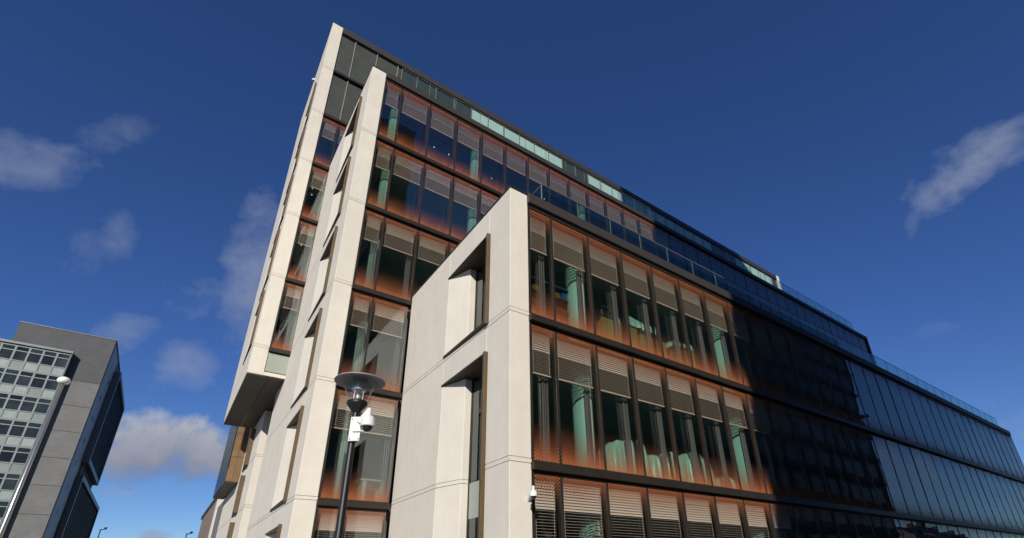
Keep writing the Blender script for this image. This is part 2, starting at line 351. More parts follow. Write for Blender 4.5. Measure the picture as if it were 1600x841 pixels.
# --- one window bay of the curtain wall -> meshes shared by all bays of a width
def bay_meshes(w, first):
    f = MB()
    if first: f.box(0.0, 0.07, -0.004, 0.14, 0.03, 3.845)
    else: f.box(-0.036, 0.036, -0.004, 0.14, 0.03, 3.845)
    a = 0.07 if first else 0.036
    f.box(a, w - 0.036, -0.02, 0.08, 0.03, 0.09).box(a, w - 0.036, -0.02, 0.08, 3.78, 3.84)
    p = MB().quad((a, 0, 0), (w - 0.036, 0, 0), (w - 0.036, 0, HP), (a, 0, HP))
    i = MB().quad((a, 0, 0.05), (w - 0.036, 0, 0.05), (w - 0.036, 0, 3.6), (a, 0, 3.6))
    fr = MB()
    for q, dp in ((0.24, 0.05), (0.16, 0.03), (0.09, 0.05)): fr.box(w - q, w - q + 0.03, 0.02 - dp, 0.02, 0.0, 2.46)
    def blind(n_up, n_lo):
        b = MB(); z = 3.72; pitch = 0.068
        for k in range(n_up + n_lo):
            up = k < n_up; t = math.radians(60 if up else 0); hw = 0.0375 if up else 0.028
            c, s_ = math.cos(t) * hw, math.sin(t) * hw
            h = 0.0022
            # outer edge (towards -y) is low on the upper slats, level on the lower ones
            x0, x1 = a + 0.03, w - 0.075
            vs = [(x0, -c, z - s_ - h), (x0, c, z + s_ - h), (x0, c, z + s_ + h), (x0, -c, z - s_ + h)]
            vs += [(x1, y, zz) for _, y, zz in vs]
            b.add(vs, [(0, 1, 2, 3), (7, 6, 5, 4), (0, 4, 5, 1), (1, 5, 6, 2), (2, 6, 7, 3), (3, 7, 4, 0)])
            z -= pitch
        for x in (a + 0.14, w - 0.14): b.box(x, x + 0.006, -0.042, -0.038, z + pitch, 3.74)
        b.box(a + 0.03, w - 0.075, -0.03, 0.03, z + 0.01, z + 0.035)
        b.box(a + 0.02, w - 0.06, -0.045, 0.045, 3.745, 3.79)
        return b
    return dict(frame=f.mesh('window', 'frame'), pane=p.mesh('pane', 'pane', fix=False), inner=i.mesh('inner_pane', 'inner', fix=False), prof=fr.mesh('inner_frame', 'silver'),
                std=blind(9, 10).mesh('blind', 'slat'), full=blind(11, 38).mesh('blind', 'slat'))
BM = {}
def bay(x, w, y, k, blind='std', profile=True, first=False, inner=True):
    key = (round(w, 3), first)
    if key not in BM: BM[key] = bay_meshes(w, first)
    m = BM[key]
    o = inst('window', m['frame'], OB, (x, y, Zr(k)))
    pn = inst('pane', m['pane'], o, (0, 0.01, 0.09)); pn.rotation_euler = (random.uniform(-.0022, .0022), 0, random.uniform(-.0022, .0022))   # no two panes quite in plane
    if blind:
        b = inst('blind', m[blind], o, (0, 0.2, random.choice((0, 0, 0, 0.0)))); b['kind'] = 'stuff'
    if inner: inst('inner_pane', m['inner'], o, (0, 0.42, 0.03))
    if profile: inst('inner_frame', m['prof'], o, (0, 0.38, 0.04))
    return o
# C: three storeys of 33 bays
for k in (-8, -4, 0):
    bay(0.62, 0.88, 0.0, k, 'full' if k == -8 else 'std', True, True)
    for i in range(1, 33):
        near = i < 8
        bay(1.5 * i, 1.5, 0.0, k, ('full' if k == -8 else 'std') if near else None, near, inner=near)
# B: the storey above C in full, the lower ones as far as they show beside C
for k, n in ((12, 34), (8, 9), (4, 6), (0, 2), (-4, 2), (-8, 2)):
    bay(-2.35, 0.85, YB, k, 'std', k < 8, True)
    for i in range(n - (1 if k == 12 else 0)):
        if k <= 0 and i >= 1: continue
        near = 1.5 * (i - 1) < 18
        bay(-1.5 + 1.5 * i, 1.5 if not (k <= 0) else 1.44, YB, k, 'std' if near else None, near and k < 8, inner=near)
# A: the strip beside B
for k in (4, 8, 12, 16):
    bay(-3.95, 0.95, YA, k, 'std', False, True)
    for i in range(2): bay(-3.0 + 1.5 * i, 1.5, YA, k, 'std', False)

# --- transoms and roof fascias
def transom(x0, x1, y, k):
    MB().box(x0, x1, y - 0.14, y + 0.13, Zr(k) - 0.155, Zr(k) + 0.03).build('transom', 'frame', OB)
for k in (-4, 0): transom(0.60, XE - 0.5, 0.0, k)
for k, x1 in ((12, 48.6), (8, 11), (4, 8), (0, -0.03), (-4, -0.03)): transom(-2.37, x1, YB, k)
for k in (24, 20, 16, 12, 8, 4): transom(-3.97, 48.8 if k == 24 else 0, YA, k)
def fascia(x0, x1, y, zt, h=0.40):
    bevel(MB().box(x0, x1, y - 0.11, y + 0.35, Zr(zt) - h, Zr(zt)).build('roof_fascia', 'fascia', OB), 0.02)
    MB().box(x0, x1, y - 0.02, y + 0.3, Zr(zt) - h - 0.07, Zr(zt) - h).build('fascia_gap', 'black', OB)
fascia(0.60, XE - 0.45, 0.0, 4.27, 0.36); fascia(-2.37, 48.7, YB, 16.24, 0.34); fascia(-3.97, XE - 0.4, YA, 28.42, 0.58)

# --- top storey of A: louvre and opal panels between pale mullions
lm = {m: MB().box(0.03, 1.47, 0.03, 0.07, 0.05, 3.68).mesh('louvre_panel' if m == 'louvre' else 'opal_panel', m) for m in ('louvre', 'opal')}
lt = MB().box(-0.03, 0.03, -0.02, 0.1, 0.03, 3.76).mesh('pale_mullion', 'trim')
lf = MB().box(0.05, 0.92, 0.03, 0.07, 0.05, 3.68).mesh('louvre_panel', 'louvre')
lb = lf
for k in (24, 20):
    inst('louvre_panel', lf, OB, (-3.95, YA, Zr(k)))
    for i in range(35 if k == 24 else 3):
        x = -3.0 + 1.5 * i
        if x > 48: break
        op = k == 24 and (6 <= x < 15 or 18 <= x < 36 or 40 <= x < 47)
        inst('opal_panel' if op else 'louvre_panel', lm['opal' if op else 'louvre'], OB, (x, YA, Zr(k)))
        inst('pale_mullion', lt, OB, (x, YA, Zr(k)))
bevel(MB().box(XE - 0.55, XE, YA - 0.12, YA + 3, Zr(20), Zr(28.46)).build('end_pier', 'cream', OB), 0.015)

# --- cream precast walls, storey by storey
TH = 0.25
def wall_storey(x0, y0, y1, zb, zt, win=None, pier=0.62, strip=True, wy=(1.20, 3.92), south=True):
    zb_, zt_ = Zr(zb), Zr(zt)
    z0 = zb_
    if strip:
        z0 = zb_ + 0.115
        s = MB()
        poly = [(x0, y0), (x0 + pier, y0), (x0 + pier, y0 + TH), (x0 + TH, y0 + TH)]
        if win and win[0] < zb - 0.01:      # a window runs through the joint
            s.prism(poly + [(x0 + TH, y0 + wy[0]), (x0, y0 + wy[0])], zb_ + 0.008, z0 - 0.008)
            s.build('joint_strip', 'cream', OB); s = MB()
            s.prism([(x0, y0 + wy[1]), (x0 + 0.30, y0 + wy[1] - 0.97), (x0 + 0.62, y0 + wy[1] - 0.97), (x0 + 0.62, y0 + wy[1] + 0.2), (x0 + TH, y0 + wy[1] + 0.2), (x0 + TH, y1), (x0, y1)], zb_ + 0.008, z0 - 0.008)
        else:
            s.prism(poly + [(x0 + TH, y1), (x0, y1)], zb_ + 0.008, z0 - 0.008)
        s.build('joint_strip', 'cream', OB)
    m = MB()
    a, b = y0 + wy[0], y0 + wy[1]
    z1 = zt_ - 0.004
    if not win:
        m.prism([(x0, y0), (x0 + pier, y0), (x0 + pier, y0 + TH), (x0 + TH, y0 + TH), (x0 + TH, y1), (x0, y1)], z0, z1)
    else:
        w0, w1 = max(Zr(win[0]), z0), min(Zr(win[1]), z1)
        m.prism([(x0, y0), (x0 + pier, y0), (x0 + pier, y0 + TH), (x0 + TH, y0 + TH), (x0 + TH, a), (x0, a)], z0, z1)
        m.prism([(x0, b), (x0 + TH, b), (x0 + TH, y1), (x0, y1)], z0, z1)
        if w1 < z1 - 0.01: m.prism([(x0, a), (x0 + TH, a), (x0 + TH, b), (x0, b)], w1, z1)
        if w0 > z0 + 0.01: m.prism([(x0, a), (x0 + TH, a), (x0 + TH, b), (x0, b)], z0, w0)
        f0 = w0 + (0.09 if w0 > z0 + 0.01 else 0); f1 = w1 - (0.05 if w1 < z1 - 0.01 else 0)
        m.prism([(x0, b), (x0 + 0.30, b - 0.97), (x0 + 0.62, b - 0.97), (x0 + 0.62, b)], f0, f1)
    o = m.build('wall_panel', 'cream', OB)
    bevel(o, 0.012, 1)
    return o
def side_window(x0, y0, wz0, wz1, wy=(1.20, 3.92), fin=0.11, spandrel=None):
    a, b = y0 + wy[0], y0 + wy[1]; z0, z1 = Zr(wz0), Zr(wz1)
    m = MB()
    m.box(x0 - fin, x0 + 0.10, a - 0.095, a - 0.002, z0 - 0.02, z1 + 0.03)
    m.box(x0 + 0.101, x0 + 0.66, a, a + 0.03, z0 + 0.1, z1 - 0.06)
    poly = [(x0 - fin + 0.02, a), (x0 - 0.03, b + 0.04), (x0 + 0.001, b + 0.04), (x0 + 0.29, b - 0.95), (x0 + 0.66, b - 0.95), (x0 + 0.66, a)]
    o = m.build('side_window', 'bronze', OB); bevel(o, 0.006, 1)
    MB().prism(poly, z1 - 0.048, z1 - 0.003).build('head_plate', 'shadebronze', o); MB().prism(poly, z0 + 0.003, z0 + 0.088).build('sill', 'shadebronze', o)  # head and sill take the bronze copy with shade in its colour
    fr = MB(); X = x0 + 0.54; g = b - a - 0.97
    for y in (a + 0.03, a + g * 0.5, a + g - 0.06): fr.box(X - 0.03, X + 0.04, y, y + 0.05, z0 + 0.09, z1 - 0.05)
    fr.build('frame', 'frame', o)
    MB().quad((X, a + 0.03, z0 + 0.09), (X, a + g - 0.01, z0 + 0.09), (X, a + g - 0.01, z1 - 0.05), (X, a + 0.03, z1 - 0.05)).build('pane', 'side', o, fix=False)
    MB().box(X + 0.9, X + 1.0, a, a + g, z0, z1).build('curtain', 'dark', o)
    if spandrel: MB().box(X - 0.012, X - 0.002, a + 0.06, a + g - 0.02, Zr(spandrel[0]), Zr(spandrel[1])).build('spandrel_panel', 'spandrel', o)
    return o
# C west end
wall_storey(0, 0, 7.42, 0, 4.24, (0.10, 3.20)); side_window(0, 0, 0.10, 3.20)
wall_storey(0, 0, 7.42, -4, 0, (-7.9, -0.82)); wall_storey(0, 0, 7.42, -8.29, -4, (-7.9, -0.82), strip=False); side_window(0, 0, -7.9, -0.82, spandrel=(-4.95, -4.0))
# B west end
for k in (-8.29, -4, 0, 4, 8, 12):
    kk = -8 if k < -8 else k
    wall_storey(XB, YB, 17.1, k, 16.24 if k == 12 else (-4 if k < -8 else k + 4), (kk + 0.10, kk + 3.35), 0.67, k > -8, (1.30, 4.0))
    side_window(XB, YB, kk + 0.10, kk + 3.35, (1.30, 4.0))
# A west end, hanging over the lower blocks
for k in (2.63, 4, 8, 12, 16, 20, 24):
    w = None if k in (2.63, 24) else (k + 0.55, k + 3.65)
    wall_storey(XA, YA, 24.3, k, 28.46 if k == 24 else (4 if k == 2.63 else k + 4), w, 0.67, k != 2.63, (1.30, 4.2))
    if w: side_window(XA, YA, w[0], w[1], (1.30, 4.2))
for k in (4, 8, 12, 16, 20):
    pass
MB().box(XA + 0.67, -0.5, YA - 0.02, YA + 0.2, Zr(2.63), Zr(2.80)).build('joint_strip', 'cream', OB)
MB().box(XA + 0.69, -0.5, YA + 0.0, YA + 0.06, Zr(2.85), Zr(3.80)).build('spandrel_panel', 'spandrel', OB)
# copings
for (x0, x1, y0, y1, z) in ((-0.02, 0.36, -0.02, 7.42, 4.24), (XB - 0.02, XB + 0.36, YB - 0.02, 15.0, 16.24), (XA - 0.02, XA + 0.36, YA - 0.02, 24.3, 28.46)):
    MB().box(x0, x1, y0, y1, Zr(z), Zr(z) + 0.05).build('coping', 'frame', OB)
    MB().box(x1, x0 + 0.69, y0, y0 + 0.3, Zr(z), Zr(z) + 0.05).build('coping', 'frame', OB)
# soffit under A
for (a, b) in ((-4.6, -3.72), (-3.70, -1.9)):
    sp = MB().box(a, b, YA + 0.03, 24.28, Zr(2.58), Zr(2.629)).build('soffit_panel', 'soffit', OB)
    for y in (18.2, 21.2, 23.3):
        if a > -4: MB().lathe([(0.0, -0.02), (0.06, -0.02), (0.075, 0.0)], 14).build('downlight', 'white', sp, (-2.7, y, Zr(2.58)))
# the next part of the west side, under and beyond A
def low_block():
    xd, yd = -3.02, 20.1
    def w2(zb, zt, win, wy): wall_storey(xd, yd, 32.8, zb, zt, win, 0.6, zb > -8, wy)
    w2(0, 2.55, (0.05, 2.1), (2.6, 4.9)); w2(-2.6, 0, (-2.55, -0.6), (2.6, 4.9)); w2(-5.6, -2.6, (-5.2, -3.1), (2.6, 4.9)); w2(-8.29, -5.6, None, (2.6, 4.9))
    for a, b in ((0.05, 2.1), (-2.55, -0.6), (-5.2, -3.1)): side_window(xd, yd, a, b, (2.6, 4.9), 0.24)
    MB().box(-2.6, -2.4, 17.0, 20.4, 0.0, Zr(2.58)).build('recess_wall', 'dark', OB)
    MB().box(xd, xd + 0.25, 24.35, 32.8, Zr(2.56), Zr(9)).build('wall_panel', 'cream', OB)
    # brown clad bay
    b = MB().box(-3.70, -3.05, 26.06, 32.9, Zr(-0.36), Zr(9.0)).build('oriel_bay', 'dark', OB)
    for i in range(2):
        for j in range(6):
            MB().box(-3.72 + i * 0.345, -3.72 + i * 0.345 + 0.335, 26.0, 26.05, Zr(-0.36 + j * 1.5 + 0.01), Zr(1.13 + j * 1.5)).build('panel', 'bronze_panel', b)
    for j in range(4):
        for i in range(4):
            MB().box(-3.76, -3.71, 26.0 + i * 1.72, 27.70 + i * 1.72, Zr(-0.36 + j * 2.3 + 0.01), Zr(1.92 + j * 2.3)).build('glass_panel', 'greyglass', b)
    MB().box(-3.72, -3.05, 26.03, 32.9, Zr(-0.40), Zr(-0.365)).build('soffit', 'soffit', b)
    # last stretch: glass, cream pier and a finned wall under a dark roof edge
    MB().box(-2.98, -2.9, 33.0, 38.0, 0.0, Zr(-0.3)).build('glass_panel', 'greypanel', OB)
    MB().box(-3.06, -2.4, 38.0, 39.6, 0.0, Zr(0.55)).build('end_pier', 'cream', OB)
    MB().box(-2.95, -2.5, 39.62, 54.0, 0.0, Zr(0.6)).build('finned_wall', 'bronze_panel', OB)
    fm = MB().box(-3.10, -2.95, 0.0, 0.12, 0.0, Zr(0.6)).mesh('fin', 'finmetal')
    for i in range(11): inst('fin', fm, OB, (0, 40.3 + i * 1.25, 0))
    MB().box(-3.15, -2.0, 39.62, 54.4, Zr(0.605), Zr(0.95)).build('roof_fascia', 'fascia', OB)
low_block()

# --- roof balustrades of glass panes
def balustrade(x0, x1, y, zb, zt, depth):
    root = MB().box(x0 - 0.02, x1 + 0.02, y + 0.0, y + 0.06, Zr(zb) - 0.02, Zr(zb) + 0.05).build('balustrade', 'fascia', OB)
    pm = MB().box(0.012, 1.488, 0.02, 0.035, 0.05, zt - zb - 0.012).mesh('glass_pane', 'rail')
    rm = MB().box(0.0, 1.5, 0.015, 0.04, zt - zb - 0.012, zt - zb + 0.006).mesh('handrail', 'trim')
    pp = MB().box(-0.012, 0.012, 0.04, 0.06, 0.0, zt - zb - 0.02).mesh('post', 'trim')
    i = 0
    while x0 + 1.5 * (i + 1) <= x1 + 0.01:
        for nm, me in (('glass_pane', pm), ('handrail', rm), ('post', pp)): inst(nm, me, root, (x0 + 1.5 * i, y, Zr(zb)))
        i += 1
    n = int(depth // 1.5)
    for j in range(n):
        for nm, me in (('glass_pane', pm), ('handrail', rm)): inst(nm, me, root, (x0, y + 0.03 + 1.5 * (j + 1), Zr(zb)), -math.pi / 2)
balustrade(1.28, 48.8, 0.1, 4.27, 5.18, 7.2); balustrade(-1.61, 47.0, YB + 0.06, 16.24, 17.33, 7.2)

# --- inside: slabs, columns, back walls
for k in (-4, 0, 4): MB().box(0.86, XE - 0.2, 0.47, 7.30, Zr(k) - 0.42, Zr(k) - 0.02).build('floor_slab', 'ceiling', OB)
MB().box(0.26, XE - 0.05, 0.40, 7.40, Zr(4.0), Zr(4.2)).build('roof', 'roof', OB)
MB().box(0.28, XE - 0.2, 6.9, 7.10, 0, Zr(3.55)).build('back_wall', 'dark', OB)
for k in (-4, 0, 4, 8, 12): MB().box(XB + 0.85, 48.7, YB + 0.47, 14.9, Zr(k) - 0.42, Zr(k) - 0.02).build('floor_slab', 'ceiling', OB)
MB().box(XB + 0.26, 48.9, YB + 0.36, 15.0, Zr(15.85), Zr(16.2)).build('roof', 'roof', OB)
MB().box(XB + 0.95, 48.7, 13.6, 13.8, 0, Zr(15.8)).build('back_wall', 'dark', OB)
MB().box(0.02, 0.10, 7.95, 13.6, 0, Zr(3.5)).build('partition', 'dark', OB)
for k in (4, 8, 12, 16, 20): MB().box(XA + 0.85, 20.0, YA + 0.47, 22.5, Zr(k) - 0.42, Zr(k) - 0.02).build('floor_slab', 'ceiling', OB)
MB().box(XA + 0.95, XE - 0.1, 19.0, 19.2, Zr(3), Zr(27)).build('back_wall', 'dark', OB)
MB().box(XA + 0.26, XE - 0.05, YA + 0.36, 24.25, Zr(28.0), Zr(28.3)).build('roof', 'roof', OB)
for (x, y0, y1, z0, z1) in ((XE - 0.35, 0.02, 7.45, 0, 4.26), (48.75, YB + 0.02, 15.0, 0, 16.22), ):
    bevel(MB().box(x, x + 0.33, y0, y1, z0 if z0 == 0 else Zr(z0), Zr(z1)).build('end_wall', 'fascia', OB), 0.01)
cp = [(0.0, 0.0), (0.29, 0.0), (0.29, 2.35)]
z = 2.35
while z < 3.5: cp += [(0.29, z), (0.315, z + 0.02), (0.315, z + 0.07), (0.29, z + 0.09)]; z += 0.12
cm = MB().lathe(cp, 24).mesh('column', 'column', True)
cm2 = MB().lathe([(0.0, 0), (0.235, 0), (0.235, 3.55)], 24).mesh('column', 'column', True)
for k in (-8, -4, 0):
    for x in (3.0, 10.5): inst('column', cm, OB, (x, 0.77, Zr(k)))
for k in (-4, 0, 4, 8, 12):
    for x in ((-1.5,) if k <= 0 else (-1.5, 3.0, 10.5)):
        inst('column', cm2, OB, (x, YB + 0.76, Zr(k)))
# ceiling spotlights that show as white dots through the top storeys
LIT = emit('lit_spot', (1, 0.97, 0.9), 2.5); MT['lit'] = LIT
sm = MB().lathe([(0.0, -0.03), (0.02, -0.03), (0.02, 0.0)], 12).mesh('ceiling_spot', 'lit')
for (x, y, k) in ((-0.8, YB + 2.5, 12), (1.2, YB + 2.2, 12), (2.1, YB + 2.2, 12), (5.0, YB + 2.4, 12), (7.6, YB + 2.4, 12), (8.6, YB + 2.0, 12), (-3.4, YA + 2.2, 12), (-3.5, YA + 1.6, 12), (-3.4, YA + 1.9, 8)):
    inst('ceiling_spot', sm, OB, (x, y, Zr(k + 4) - 0.421))

# ------------------------------------------------------------------ things inside, seen through the glass
def drape(w, d, h, seed, nx=44, ny=22):
    rnd = random.Random(seed); ph = [rnd.uniform(0, 6.28) for _ in range(8)]
    m = MB(); vs = []
    for j in range(ny + 1):
        for i in range(nx + 1):
            u = -1 + 2 * i / nx; v = -1 + 2 * j / ny
            e = max(abs(u) ** 10, abs(v) ** 8)
            top = h * (0.86 + 0.10 * math.sin(2.2 * u + ph[0]) + 0.06 * math.sin(5 * u + 2 * v + ph[1]))
            z = top * (1 - e ** 1.5)
            fold = 0.028 * math.sin(11 * u + 5 * v + ph[2]) + 0.022 * math.sin(19 * u - 7 * v + ph[3]) + 0.02 * abs(math.sin(8 * u + 9 * v + 3 * math.sin(3 * u + ph[4]))) + 0.016 * abs(math.sin(15 * v - 9 * u + 2 * math.sin(5 * v + ph[5])))
            vs.append((u * w / 2 * (1 - 0.04 * z / h) + fold * 0.5, v * d / 2 * (1 - 0.06 * z / h) + fold * (0.4 + e), max(0.0, z + fold * 0.8)))
    fs = [(j * (nx + 1) + i, j * (nx + 1) + i + 1, (j + 1) * (nx + 1) + i + 1, (j + 1) * (nx + 1) + i) for j in range(ny) for i in range(nx)]
    return m.add(vs, fs)
for (x, w, h, s, lab) in ((4.68, 1.62, 1.42, 1, 'largest wrapped furniture stack, just right of the white column on the middle glazed floor'),
                     (6.24, 1.40, 1.24, 2, 'furniture stack under plastic sheet between two taller wrapped stacks on the middle glazed floor'),
                     (7.92, 1.50, 1.38, 3, 'furniture stack under plastic sheet, third from the column on the middle glazed floor'),
                     (9.40, 0.95, 0.72, 4, 'low heap under plastic sheet beside the far column on the middle glazed floor')):
    tag(drape(w, 0.9, h, s).build('covered_furniture', 'plastic', None, (x, 1.02, Zr(-4) - 0.019), True), lab, 'covered furniture', 'furniture wrapped in plastic sheet')
def desk_stack(x, w, h, seed, lab):
    t = thing('board_stack', lab, 'boards', (x, 0.62, Zr(0) - 0.02), group='stacked wooden boards behind the top glazed floor')
    for i in range(3):
        MB().box(-w / 2 + i * 0.02, w / 2 - i * 0.03, i * 0.09, i * 0.09 + 0.06, 0.0, h - i * 0.05).build('board', 'ochre', t)
desk_stack(4.75, 1.62, 1.36, 1, 'ochre boards upright behind the dark equipment on the top glazed floor')
desk_stack(6.35, 1.30, 1.22, 2, 'ochre boards upright under the hanging end of the white sheet')
desk_stack(8.05, 1.10, 1.24, 3, 'ochre boards with crumpled sheet on top, nearest to the far column')
for (x, w, h, z, s, lab) in ((5.75, 1.75, 0.42, 1.34, 5, 'long white sheet draped over boards on the top glazed floor'), (8.0, 1.15, 0.30, 1.22, 6, 'crumpled pale sheet lying on the boards near the far column')):
    tag(drape(w, 0.55, h, s).build('dust_sheet', 'plastic', None, (x, 0.80, Zr(z)), True), lab, 'sheet', 'dust sheets over the boards')
t = thing('equipment_case', 'dark rounded equipment with silver rim standing on boards behind the third pane', 'equipment', (4.35, 0.85, Zr(1.37)))
bevel(MB().box(-0.38, 0.38, -0.2, 0.25, 0.0, 0.40).build('body', 'black', t), 0.12, 4)
MB().tube((-0.36, -0.22, 0.40), (0.36, -0.22, 0.36), 0.02).build('rim', 'silver', t)
MB().tube((-0.3, -0.22, 0.08), (0.3, -0.22, 0.06), 0.018).build('rim', 'silver', t)
def shelf(x, w, lab, s):
    t = thing('shelf_unit', lab, 'shelf', (x, 1.0, Zr(0) - 0.02), group='dark shelves in the top corner office')
    for xx in (-w / 2, w / 2 - 0.04): MB().box(xx, xx + 0.04, -0.2, 0.2, 0, 1.95).build('side_panel', 'black', t)
    for z in (0.5, 1.1, 1.55): MB().box(-w / 2 + 0.04, w / 2 - 0.04, -0.2, 0.2, z, z + 0.04).build('shelf_board', 'black', t)
    MB().box(-w / 2 - 0.02, w / 2 + 0.1, -0.24, 0.24, 1.951, 1.99).build('top_board', 'silver', t)
    return t
shelf(1.45, 0.75, 'dark shelf with a pale top edge behind the narrow first pane', 1); shelf(2.55, 0.9, 'dark shelf with pale top edge left of the ribbed column', 2)
for (x, z, w, h, m, lab) in ((1.5, 1.60, 0.22, 0.2, 'orange', 'orange tub on the shelf behind the narrow first pane'), (2.3, 1.60, 0.2, 0.2, 'orange', 'orange tub on the shelf left of the ribbed column'), (2.6, 1.60, 0.18, 0.28, 'blue', 'blue box beside the orange tub on the shelf'), (2.85, 1.60, 0.12, 0.2, 'yellow', 'small yellow box at the right end of the shelf')):
    tag(bevel(MB().box(-w / 2, w / 2, -0.12, 0.12, 0, h).build('storage_box', m, None, (x, 0.95, Zr(z) - 0.03 + 0.004)), 0.01), lab, 'box')
t = thing('desk', 'white desk by the window of the lower floor behind the street lamp', 'desk', (-0.35, YB + 1.05, Zr(-4) - 0.02))
MB().box(-0.55, 0.33, -0.35, 0.35, 0.93, 0.98).build('desk_top', 'white', t)
for x in (-0.42, 0.22): MB().box(x, x + 0.10, -0.3, 0.3, 0, 0.93).build('leg', 'white', t)
MB().box(-0.3, 0.2, 0.28, 0.32, 0.72, 0.93).build('crossbar', 'white', t)
tag(MB().box(-0.16, 0.16, -0.01, 0.01, 0, 0.42).build('exit_sign', 'teal', None, (7.42, 8.55, Zr(14.65))), 'pale teal exit sign behind the upper glazing above the terrace corner', 'notice')  # exit sign that emits nothing; its teal light is painted as colour

# ------------------------------------------------------------------ street lamp with camera
RH = Vector((0.8103, -0.586, 0)); TH_ = Vector((-0.2546, -0.967, 0))
def street_lamp():
    t = thing('street_lamp', 'black lamp post with wide grey hat and clear tapered lantern in front of the building', 'street lamp', (CAM.x + 0.2558 * 7.44, CAM.y + 0.967 * 7.44, 0))
    MB().lathe([(0.0, 0), (0.11, 0), (0.11, 0.9), (0.075, 0.98), (0.058, 1.05), (0.047, 3.7), (0.045, 4.03)], 24).build('pole', 'black', t, smooth=True)
    MB().lathe([(0.045, 4.0), (0.052, 4.01), (0.12, 4.10), (0.148, 4.135), (0.148, 4.175), (0.13, 4.185), (0.0, 4.185)], 28).build('cup', 'black', t, smooth=True)
    MB().lathe([(0.138, 4.186), (0.232, 4.50), (0.226, 4.50), (0.132, 4.186)], 36).build('glass_shade', 'lampglass', t, smooth=True)
    MB().lathe([(0.0, 4.525), (0.24, 4.525), (0.25, 4.505), (0.362, 4.487), (0.369, 4.493), (0.35, 4.515), (0.25, 4.545), (0.10, 4.60), (0.0, 4.61)], 48).build('hat', 'hatgrey', t, smooth=True)
    MB().lathe([(0.0, 4.35), (0.10, 4.35), (0.105, 4.36), (0.105, 4.52), (0.0, 4.523)], 28).build('gear_housing', 'polished', t, smooth=True)
    for i in range(4):
        a = i * math.pi / 2 + 0.6
        MB().tube((0.085 * math.cos(a), 0.085 * math.sin(a), 4.18), (0.085 * math.cos(a), 0.085 * math.sin(a), 4.352), 0.006).build('rod', 'white', t)
    MB().lathe([(0.0, 4.185), (0.042, 4.185), (0.046, 4.27), (0.03, 4.29), (0.0, 4.295)], 20).build('lamp_bulb', 'polished', t, smooth=True)
    return t
street_lamp()
def dome_camera(name, label, loc, arm, s=1.0):
    """arm: vector from the dome centre to the mount, in world axes"""
    t = thing(name, label, 'security camera', loc)
    MB().lathe([(0.0, 0.10 * s), (0.05 * s, 0.098 * s), (0.088 * s, 0.075 * s), (0.10 * s, 0.04 * s), (0.10 * s, -0.045 * s), (0.108 * s, -0.05 * s), (0.108 * s, -0.068 * s), (0.085 * s, -0.07 * s), (0.0, -0.07 * s)], 24).build('housing', 'white', t, smooth=True)
    MB().lathe([(0.074 * s, -0.07 * s), (0.07 * s, -0.10 * s), (0.045 * s, -0.135 * s), (0.0, -0.145 * s)], 20).build('dome', 'smoked', t, smooth=True)
    b = MB(); b.tube((0, 0, 0.09 * s), (0, 0, 0.21 * s), 0.036 * s); b.tube((0, 0, 0.19 * s), arm, 0.036 * s, 0.05 * s); b.build('bracket', 'white', t)
    return t
LB = Vector((CAM.x + 0.2558 * 7.44, CAM.y + 0.967 * 7.44, 0))
pc = LB + RH * 0.19 + TH_ * 0.10 + Vector((0, 0, 3.83))
t = dome_camera('security_camera', 'white dome camera bolted to the black lamp post below its lantern', pc, tuple(RH * -0.12 + TH_ * -0.02 + Vector((0, 0, 0.0))), 0.98)
pl = MB(); pl.add([tuple(RH * a + TH_ * b + Vector((0, 0, c))) for c in (-0.27, 0.09) for a, b in ((-0.25, -0.035), (-0.09, -0.035), (-0.09, -0.005), (-0.25, -0.005))],
                  [(0, 3, 2, 1), (4, 5, 6, 7), (0, 1, 5, 4), (1, 2, 6, 5), (2, 3, 7, 6), (3, 0, 4, 7)])
bevel(pl.build('mounting_plate', 'white', t), 0.006)
for a in (-0.23, -0.11):
    for c in (-0.24, 0.06): MB().tube(tuple(RH * a + TH_ * -0.006 + Vector((0, 0, c))), tuple(RH * a + TH_ * 0.006 + Vector((0, 0, c))), 0.009, n=8).build('bolt', 'silver', t)
MB().tube(tuple(RH * -0.2 + TH_ * 0.01 + Vector((0, 0, -0.13))), tuple(RH * -0.04 + TH_ * 0.01 + Vector((0, 0, -0.13))), 0.012, n=8).build('clip', 'white', t)
for zz in (-0.2, 0.02): MB().lathe([(0.05, zz - 0.012), (0.053, zz - 0.012), (0.053, zz + 0.012), (0.05, zz + 0.012)], 20, (LB.x - pc.x, LB.y - pc.y)).build('strap', 'silver', t)
dome_camera('security_camera', 'white dome camera on the nearest cream pier beside the lowest blinds', (0.36, -0.42, Zr(-4.79)), (0.16, 0.415, -0.06), 0.82)
dome_camera('security_camera', 'tiny white camera high on the outer edge of the tallest pier', (XA - 0.16, 18.2, Zr(26.0)), (0.155, 0, 0.0), 0.9)
# pole with a white globe on the left
gp = thing('globe_lamp', 'shiny steel pole with a flattened white globe in front of the grey brick block', 'lamp post', (CAM.x - 2.31, CAM.y + 13.09, 0))
MB().lathe([(0.0, 0), (0.044, 0), (0.038, 2.5), (0.032, 5.56), (0.0, 5.56)], 20).build('pole', 'steel', gp, smooth=True)
MB().lathe([(0.0, 5.561), (0.06, 5.565), (0.096, 5.595), (0.108, 5.63), (0.096, 5.67), (0.06, 5.70), (0.0, 5.71)], 24).build('globe', 'globe', gp, smooth=True)

